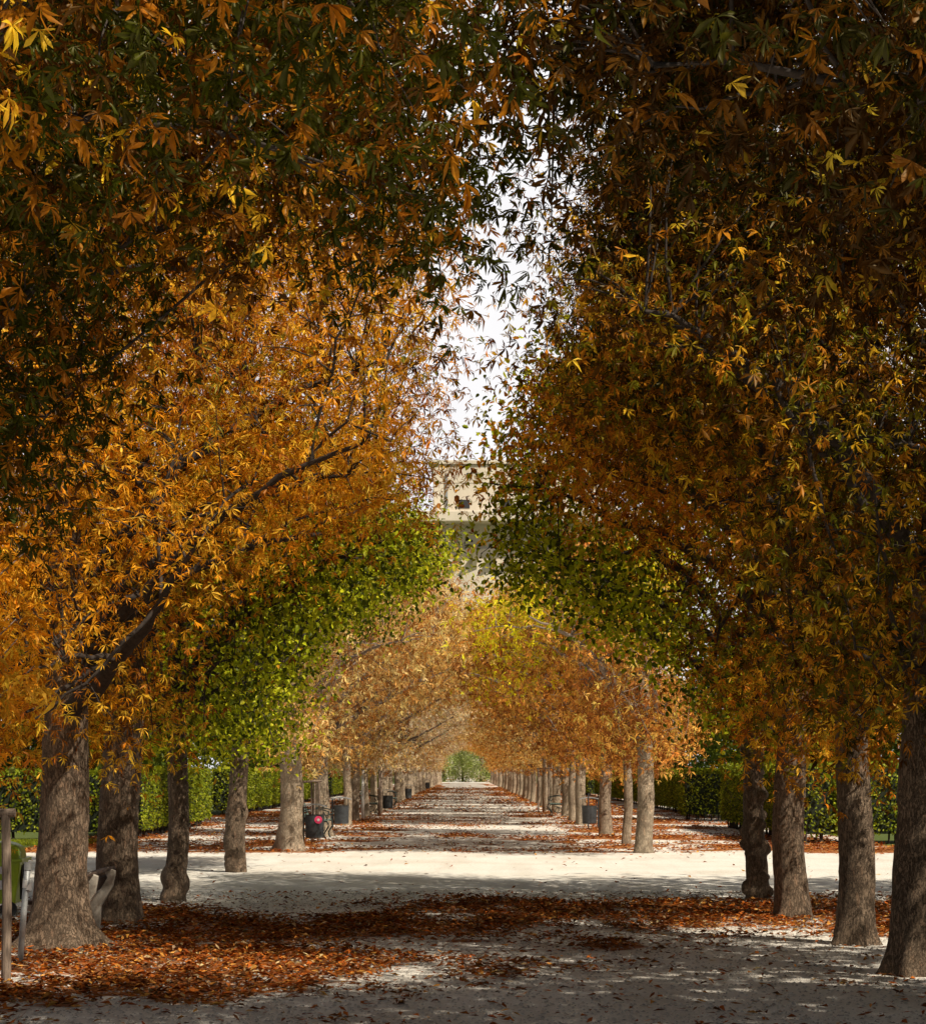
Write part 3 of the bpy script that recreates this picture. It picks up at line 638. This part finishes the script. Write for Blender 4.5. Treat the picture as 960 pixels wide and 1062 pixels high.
g = np.random.default_rng(99)
scatter('fallen_leaves', 230000, -6.2, 6.2, 11.5, 26, g, .02, .08, 'rust red fallen leaves lying in drifts on the gravel in front of the crossing')
scatter('fallen_leaves', 220000, -9, 9, 26, 75, g, .014, .095, 'orange brown fallen leaves strewn along the avenue beyond the crossing')

# small gravel stones near the camera
scatter('fallen_leaves', 110000, -7, 7, 75, 190, g, .03, .17, 'small reddish fallen leaves far down the avenue')
g = np.random.default_rng(100); n = 26000
x = g.uniform(-5.5, 5.5, n); y = 11.5+14*g.random(n)**1.3; s = g.uniform(.006, .017, n)
oc = np.array([(1, 0, 0), (-1, 0, 0), (0, 1, 0), (0, -1, 0), (0, 0, .7)]); fc = np.array([(0, 2, 4), (2, 1, 4), (1, 3, 4), (3, 0, 4)])
V = (np.stack([x, y, np.full(n, .0)], 1)[:, None]+oc[None]*s[:, None, None]*g.uniform(.7, 1.3, (n, 5, 1))); V[:, :, 2] += .012
Fi = (fc[None]+(np.arange(n)*5)[:, None, None]).reshape(-1, 3)
me = bpy.data.meshes.new('gravel'); me.from_pydata(V.reshape(-1, 3).tolist(), [], Fi.tolist()); me.materials.append(mat_plain('pebble', (.5, .45, .39), .9, 0, .4, 8)); me.update()
tag(link('gravel', me), 'small loose pebbles scattered over the gravel path', 'gravel', kind='stuff')

# grass verge before the left hedge
g = np.random.default_rng(101); n = 26000
x = g.uniform(-16, -8.2, n); y = g.uniform(41.2, 43.7, n)
me = leaf_mesh('grass', M['leaf'], np.stack([x, y, np.full(n, -.01)], 1), norm(np.stack([g.normal(size=n)*.3, g.normal(size=n)*.3, np.ones(n)], 1)), norm(g.normal(size=(n, 3))+np.array([0, -1, 0])), g.uniform(.05, .11, n), .012, tint('hedge', n, g), T4)
tag(link('grass', me), 'strip of green grass in front of the left hedge', 'grass', kind='stuff')

# ------------------------------------------------------------------ tower beyond the end of the avenue
YT = 430.; k = YT/2000.
def px(x): return (x-483)*k
def pz(y): return (800-y)*k+1.6
t = thing('concrete_tower', 'massive pale concrete tower rising above the trees at the end of the avenue', 'tower', (0, YT, 0))
m = MB(); m.box((8, 16, pz(568)/2), (56, 30, pz(568))); m.build('lower_walls', M['tower'], t, bevel=.15)
m = MB(); m.box((8, 17.2, (pz(568)+pz(543))/2), (54, 30, pz(543)-pz(568)-.02)); m.build('recessed_walls', M['tower'], t)
m = MB(); m.box((8, 14, (pz(543)+pz(532))/2), (62, 36, pz(532)-pz(543))); m.build('platform', M['tower'], t, bevel=.2)
m = MB(); m.box(((px(449)+34)/2, 15, (pz(532)+pz(480))/2), (34-px(449), 26, pz(480)-pz(532))); u = m.build('upper_walls', M['tower'], t, bevel=.15)
m = MB(); m.box(((px(447)+34.5)/2, 15, (pz(480)+pz(476))/2), (35-px(447), 27, pz(476)-pz(480))); m.build('parapet', M['tower'], t, bevel=.1)
for (xa, xb, ya, yb) in ((475, 487, 517, 526), (519, 531, 517, 526), (484, 489, 489, 494)):
    m = MB(); m.box(((px(xa)+px(xb))/2, 1.98, (pz(ya)+pz(yb))/2), (px(xb)-px(xa), .2, pz(ya)-pz(yb))); w_ = m.build('window', M['tower_dark'], t)
m = MB(); m.box((px(463), 1.9, (pz(531)+pz(490))/2), (.5, .5, pz(490)-pz(531))); m.build('wall_seam', M['steel'], t)  # thin box standing in for the dark vertical seam of the wall
for ya in (499,):
    m = MB(); m.box(((px(449)+34)/2, 1.97, pz(ya)), (34-px(449)-.1, .14, .16)); m.build('string_course', M['tower'], t)
for xx in (455, 476, 492, 512, 530):
    m = MB(); m.prism([(1, pz(575)), (1, pz(590)), (-2, pz(575))], px(xx)-.5, px(xx)+.5, axis='x'); m.build('bracket', M['tower'], t)
for j in range(3):
    m = MB(); m.box((px(446+j*43), 2.1, pz(560)), (.45, .3, .45)); m.build('vent', M['tower_dark'], t)

# ------------------------------------------------------------------ street furniture
def stake_frame(x, y, w, h, label, sapling=True, group=None, rz=0, posts=3, r=.035):
    t = thing('tree_support_frame', label, 'tree support', (x, y, 0), rz, group)
    pts = [(-w/2, 0), (w/2, 0), (0, w*.8)][:posts]
    for (a, b) in pts:
        m = MB(); m.tube([(a, b, -.1), (a+.01, b, h*.5), (a, b, h)], [r*1.05, r, r*.95], 12); m.build('post', M['wood'], t, smooth=False)
    m = MB(); m.tube([(-w/2-.07, -.0, h+.0), (w/2+.07, 0, h+.02)], [r*.9, r*.9], 12); m.build('crossbar', M['wood'], t)
    if posts == 3:
        for s in (-1, 1):
            m = MB(); m.tube([(s*w/2, 0, h-.0), (0, w*.8, h+.01)], [r*.85, r*.85], 10); m.build('crossbar', M['wood'], t)
    return t
stake_frame(-3.745, 14.4, .62, 1.27, 'weathered wooden stake frame at the left edge, in front of the green container', posts=2, r=.036)
def sapling(x, y, h, label, seed, pal='dry', spread=1.0, nb=16, th=.03, group=None, bark='twig_pale'):
    g = np.random.default_rng(seed); t = thing('young_tree', label, 'young tree', (x, y, 0), 0, group)
    K = 16; pth = np.stack([.05*np.sin(np.linspace(0, 4, K)), .04*np.cos(np.linspace(0, 5, K)), np.linspace(-.05, h, K)], 1)
    m = MB(); m.tube(pth, np.linspace(th, .01, K), 10); m.build('trunk', M[bark], t, smooth=True)
    cl = []
    m = MB()
    for i in range(nb):
        z = g.uniform(.45, 1)*h; a = g.uniform(0, 6.28); j = int(z/h*(K-1)); L = spread*g.uniform(.4, 1)*(1.2-z/h*.6)
        e = pth[j]+np.array([math.cos(a)*L, math.sin(a)*L, L*.8]); q = bez(pth[j], (pth[j]+e)/2+np.array([0, 0, -.05]), e, 6)
        m.tube(q, np.linspace(th*.4, .004, 6), 5, cap=False); cl += [q[3], q[4], q[5]]
    m.build('branches', M[bark], t, smooth=True)
    cl = np.array(cl); L = palmate(cl, norm(cl-pth[K//2]), None, 7, dict(seed=seed), g, k=5, L=.15, W=.045, spread=.16, pal=pal, tmpl=T5)
    link('crown', leaf_mesh('crown', M['leaf'], **L), t)
sapling(-3.85, 14.9, 3.4, 'thin young tree held by the wooden frame at the left picture edge', 3, 'gold', .8)
stake_frame(-3.50, 43.5, .37, 1.36, 'pale wooden stake frame around a sapling just beyond the crossing, left row', r=.028, posts=3)
sapling(-3.48, 43.75, 3.0, 'thin sapling inside the pale wooden frame beyond the crossing', 4, 'dry', .6)
stake_frame(3.05, 76, .4, 1.7, 'small wooden stake frame in the right row far beyond the bin', r=.03, posts=3)
for i, (x, y, h) in enumerate(((3.02, 75, 5.4), (3.14, 77, 5.0), (3.30, 72.5, 5.8))):
    m = MB(); m.tube([(x, y, -.1), (x+.02, y, h/2), (x, y, h)], [.06, .055, .045], 10)
    tag(m.build('tall_stake', M['bark_pale'], None, True), 'tall bare grey pole among the right trunks, %s of three' % ('leftmost', 'middle', 'rightmost')[i], 'pole', 'tall grey poles in the right row')
m = MB(); m.tube([(-3.42, 64, -.1), (-3.42, 64, 1.62)], [.055, .055], 14)
tag(m.build('white_post', M['whitepaint'], None, True), 'slim white painted post beside the left row, in front of an iron bench', 'post')
for i, y in enumerate((69., 73., 80.)):
    m = MB(); m.tube([(-3.1-.1*i, y, -.1), (-3.1-.1*i, y, 2.1)], [.05, .045], 10)
    tag(m.build('wooden_stake', M['wood'], None, True), 'pale wooden stake in the left row beyond the white post', 'stake', 'pale wooden stakes in the left row')

# galvanised post, leaning, with a torn white note
t = thing('metal_post', 'leaning grey metal post with a white paper strip, beside the thick left trunk', 'post', ((20-483)*16.0/2000, 16.0, 0))
m = MB(); top = ((29-20)*16./2000, 0, 1.6-96*16./2000); m.tube([(0, 0, -.1), (top[0]*.5, 0, top[2]*.5), top], [.026, .026, .026], 16); m.build('tube', M['steel'], t, smooth=True)
m = MB(); m.tube([(top[0]-.0025, 0, top[2]-.05), (top[0]+.001, 0, top[2]+.012)], [.031, .031], 16); m.build('cap', M['steel'], t, smooth=False)
m = MB(); m.tube([(top[0]*.73, 0, top[2]*.76), (top[0]*.8, 0, top[2]*.84)], [.0275, .0275], 12); m.prism([(.0, -.0), (.05, .0), (.055, .07), (.03, .05)], -.028, -.026)
o = m.build('paper_strip', M['white'], t); 
for v in o.data.vertices[-8:]: v.co.x += top[0]*.8; v.co.z += top[2]*.74

# green container
t = thing('recycling_container', 'lime green plastic container with domed lid at the left edge', 'container', (-5.25, 21.3, 0), R(4))
m = MB(); pr = [(-.36, .16), (-.40, .60), (.40, .60), (.36, .16)]
V = []
for (z, s) in ((.15, .84), (.30, .88), (.58, 1.0), (.61, 1.0)):
    for a, b_ in ((-1, -1), (-.55, -1.06), (.55, -1.06), (1, -1), (1, 1), (-1, 1)): V.append((a*.37*s, b_*.30*s, z))
F = [(k*6+j, k*6+(j+1) % 6, (k+1)*6+(j+1) % 6, (k+1)*6+j) for k in range(3) for j in range(6)]+[tuple(range(6))[::-1]]
m.add(V, F); 
for xx in (-.2, 0, .2): m.box((xx, -.302, .38), (.035, .03, .36))
m.build('body', M['green'], t, bevel=.012)
m = MB(); m.box((0, 0, .625), (.80, .67, .035)); m.build('rim', M['green'], t, bevel=.012)
m = MB(); V = []; nl_, na = 13, 11
for i in range(nl_):
    a = math.pi*i/(nl_-1)
    for j in range(na):
        yy = -1+2*j/(na-1); rr = (1-abs(yy)**3.2)**(1/3.2)
        V.append((-math.copysign(abs(math.cos(a))**.55, math.cos(a))*.375*(.55+.45*rr), yy*.315, .642+math.sin(a)**.7*.19*rr))
m.add(V, [(i*na+j, (i+1)*na+j, (i+1)*na+j+1, i*na+j+1) for i in range(nl_-1) for j in range(na-1)]); m.build('lid', M['green'], t, smooth=True)
m = MB(); m.box((.375, -.05, .5), (.035, .06, .16)); m.box((.36, -.15, .38), (.03, .03, .38)); m.build('bracket', M['black'], t, bevel=.005)
for s in (-1, 1):
    m = MB(); m.prism([(.09*math.cos(a)+s*.24, .09+.09*math.sin(a)) for a in np.linspace(0, 6.283, 18, endpoint=False)], -.27, -.22); m.build('wheel', M['black'], t, smooth=False)
m = MB(); m.box((.17, -.322, .52), (.12, .004, .08)); m.build('label_sticker', M['white'], t)
m = MB(); m.box((.20, -.316, .36), (.10, .004, .10)); m.build('label_sticker', M['white'], t)

# concrete bench behind the thick left trunk, facing away from the avenue
t = thing('concrete_bench', 'bench with pale concrete supports and dark plank backrest, behind the thick left trunk', 'bench', (-3.74, 18.5, 0), R(1)); t.scale = (.88, .88, .88)
sup = [(-.36, 0), (-.16, 0), (-.10, .28), (.0, .34), (.06, .22), (.02, 0), (.15, 0), (.17, .30), (.30, .52), (.33, .70), (.24, .74), (.22, .69), (.24, .62), (.17, .50), (.05, .41), (-.40, .41), (-.42, .35), (-.28, .33)]
for yy in (-.5, .62):
    m = MB(); m.prism(sup, yy-.045, yy+.045); m.build('support', M['concrete'], t, bevel=.008)
for q in range(3):
    m = MB(); m.box((-.34+q*.16, .06, .435), (.13, 1.7, .04)); m.build('seat_plank', M['wood_dark'], t, bevel=.006)
m = MB(); m.box((.185, .06, .585), (.035, 1.7, .13), tilt=R(22)); m.build('back_plank', M['wood_dark'], t, bevel=.006)
m = MB(); m.box((.235, .06, .72), (.10, 1.7, .03)); m.build('back_plank', M['wood_dark'], t, bevel=.006)

# litter bins
def make_bin(label):
    t = thing('litter_bin', label, 'litter bin', group='dark litter bins beside the avenue')
    m = MB(); m.lathe([(.001, .13), (.19, .13), (.20, .15), (.215, .62), (.222, .64), (.205, .64), (.19, .3), (.001, .3)], sides=28); m.build('drum', M['bin'], t, smooth=False)
    m = MB(); m.box((-.25, .0, .42), (.05, .06, .86)); m.box((-.22, 0, .55), (.05, .05, .05)); m.build('post', M['bin'], t, bevel=.006)
    m = MB(); n_ = 9
    V = []
    for i in range(n_):
        a = -1+2*i/(n_-1)
        for yy in (-.2, .2): V.append((a*.27, yy, .83+.05*(1-a*a)))
        for yy in (-.2, .2): V.append((a*.27, yy, .805+.05*(1-a*a)))
    F = []
    for i in range(n_-1):
        b0, b1 = i*4, i*4+4; F += [(b0, b1, b1+1, b0+1), (b0+2, b0+3, b1+3, b1+2), (b0, b0+2, b1+2, b1), (b0+1, b1+1, b1+3, b0+3)]
    F += [(0, 1, 3, 2), (32, 34, 35, 33)]
    m.add(V, F); m.build('hood', M['steel'], t)
    m = MB(); 
    for s in (-1, 1): m.box((.19*s, 0, .73), (.02, .03, .22))
    m.build('hood_stay', M['bin'], t)
    return t
b0 = make_bin('dark litter bin with a round pink sticker, in front of the stake frame'); b0.location = (-3.34, 42.6, 0)
m = MB(); a = np.linspace(0, 6.283, 20, endpoint=False)
m.prism([(.085*math.cos(k_)+.10, .53+.085*math.sin(k_)) for k_ in a], -.222, -.214); stk = m.build('sticker', M['pink'], b0)
m = MB(); m.prism([(.03*math.cos(k_)+.10, .53+.03*math.sin(k_)) for k_ in a], -.226, -.223); m.build('sticker_mark', M['white'], stk)
def bin_copy(x, y, label, rz=0):
    r = b0.copy(); COL.objects.link(r); r.location = (x, y, 0); r.rotation_euler.z = rz; r['label'] = label
    for c in [k_ for k_ in bpy.data.objects if k_.parent == b0]:
        if c.name.startswith('sticker'): continue
        q = c.copy(); COL.objects.link(q); q.parent = r
bin_copy((354-483)*54/2000, 54, 'plain dark litter bin next to the second stretch of left trunks', 0)
bin_copy((611-483)*54/2000, 54, 'dark litter bin with a post on its right, by the pale right trunks', math.pi)
bin_copy((402-483)*76/2000, 76, 'small dark litter bin beyond the iron bench, left row')
bin_copy((423-483)*106/2000, 106, 'tiny dark litter bin far down the left row')
bin_copy((443-483)*165/2000, 165, 'farthest dark litter bin of the left row')

# iron park benches
def make_bench(label):
    t = thing('park_bench', label, 'bench', group='iron park benches beside the avenue')
    for s in (-1, 1):
        m = MB(); y = s*.72
        th = np.linspace(0, 1, 14)
        m.tube([(-.26+.06*math.sin(q*6), y, q*.43) for q in th], .02, 6)             # rear leg, curved
        m.tube([(.24-.05*math.sin(q*6), y, q*.42) for q in th], .02, 6)              # front leg
        m.tube([(-.26, y, .42), (.26, y, .42)], .018, 6)
        m.tube([(-.26-.14*q, y, .42+.42*q) for q in th], .018, 6)                    # back upright
        m.tube([(-.34+.62*q, y, .66+.06*math.sin(q*math.pi)) for q in th]+[(.30, y, .60), (.27, y, .55), (.23, y, .58)], .016, 6)   # scrolled arm
        m.tube([(.22+.03*math.sin(q*5), y, .42+.22*q) for q in th], .014, 6)
        m.tube([(.12*math.cos(q*5.5+1)-.02, y, .22+.10*math.sin(q*5.5+1)) for q in th], .012, 6)
        m.build('iron_side', M['iron'], t, smooth=True)
    for q in range(6):
        m = MB(); m.box((-.22+q*.09, 0, .445), (.06, 1.5, .022)); m.build('seat_slat', M['slat'], t, bevel=.003)
    for q in range(3):
        m = MB(); m.box((-.30-.035*q, 0, .56+q*.11), (.022, 1.5, .075), tilt=R(-17)); m.build('back_slat', M['slat'], t, bevel=.003)
    return t
pb = make_bench('iron bench with green slats behind the bin with the pink sticker'); pb.location = (-3.50, 45.8, 0); pb.rotation_euler.z = R(0)
for (x, y, rz, lb) in ((-3.45, 70.0, 0, 'iron bench with curved legs standing behind the white post'), (-3.3, 84., 0, 'small iron bench far down the left row'), (3.25, 69, 180, 'small dark iron bench among the right trunks')):
    c = copy_tree(pb); c.location = (x, y, 0); c.rotation_euler.z = R(rz); c['label'] = lb
# handrail frame next to the right bin
t = thing('metal_barrier', 'thin dark metal hoop barrier beside the right hand bin', 'barrier', ((617.5-483)*53/2000, 53, 0))
m = MB(); m.tube([(-.20, 0, 0), (-.20, 0, .98), (.12, 0, .98), (.12, 0, -.02)], .02, 8); m.build('hoop', M['bin'], t)
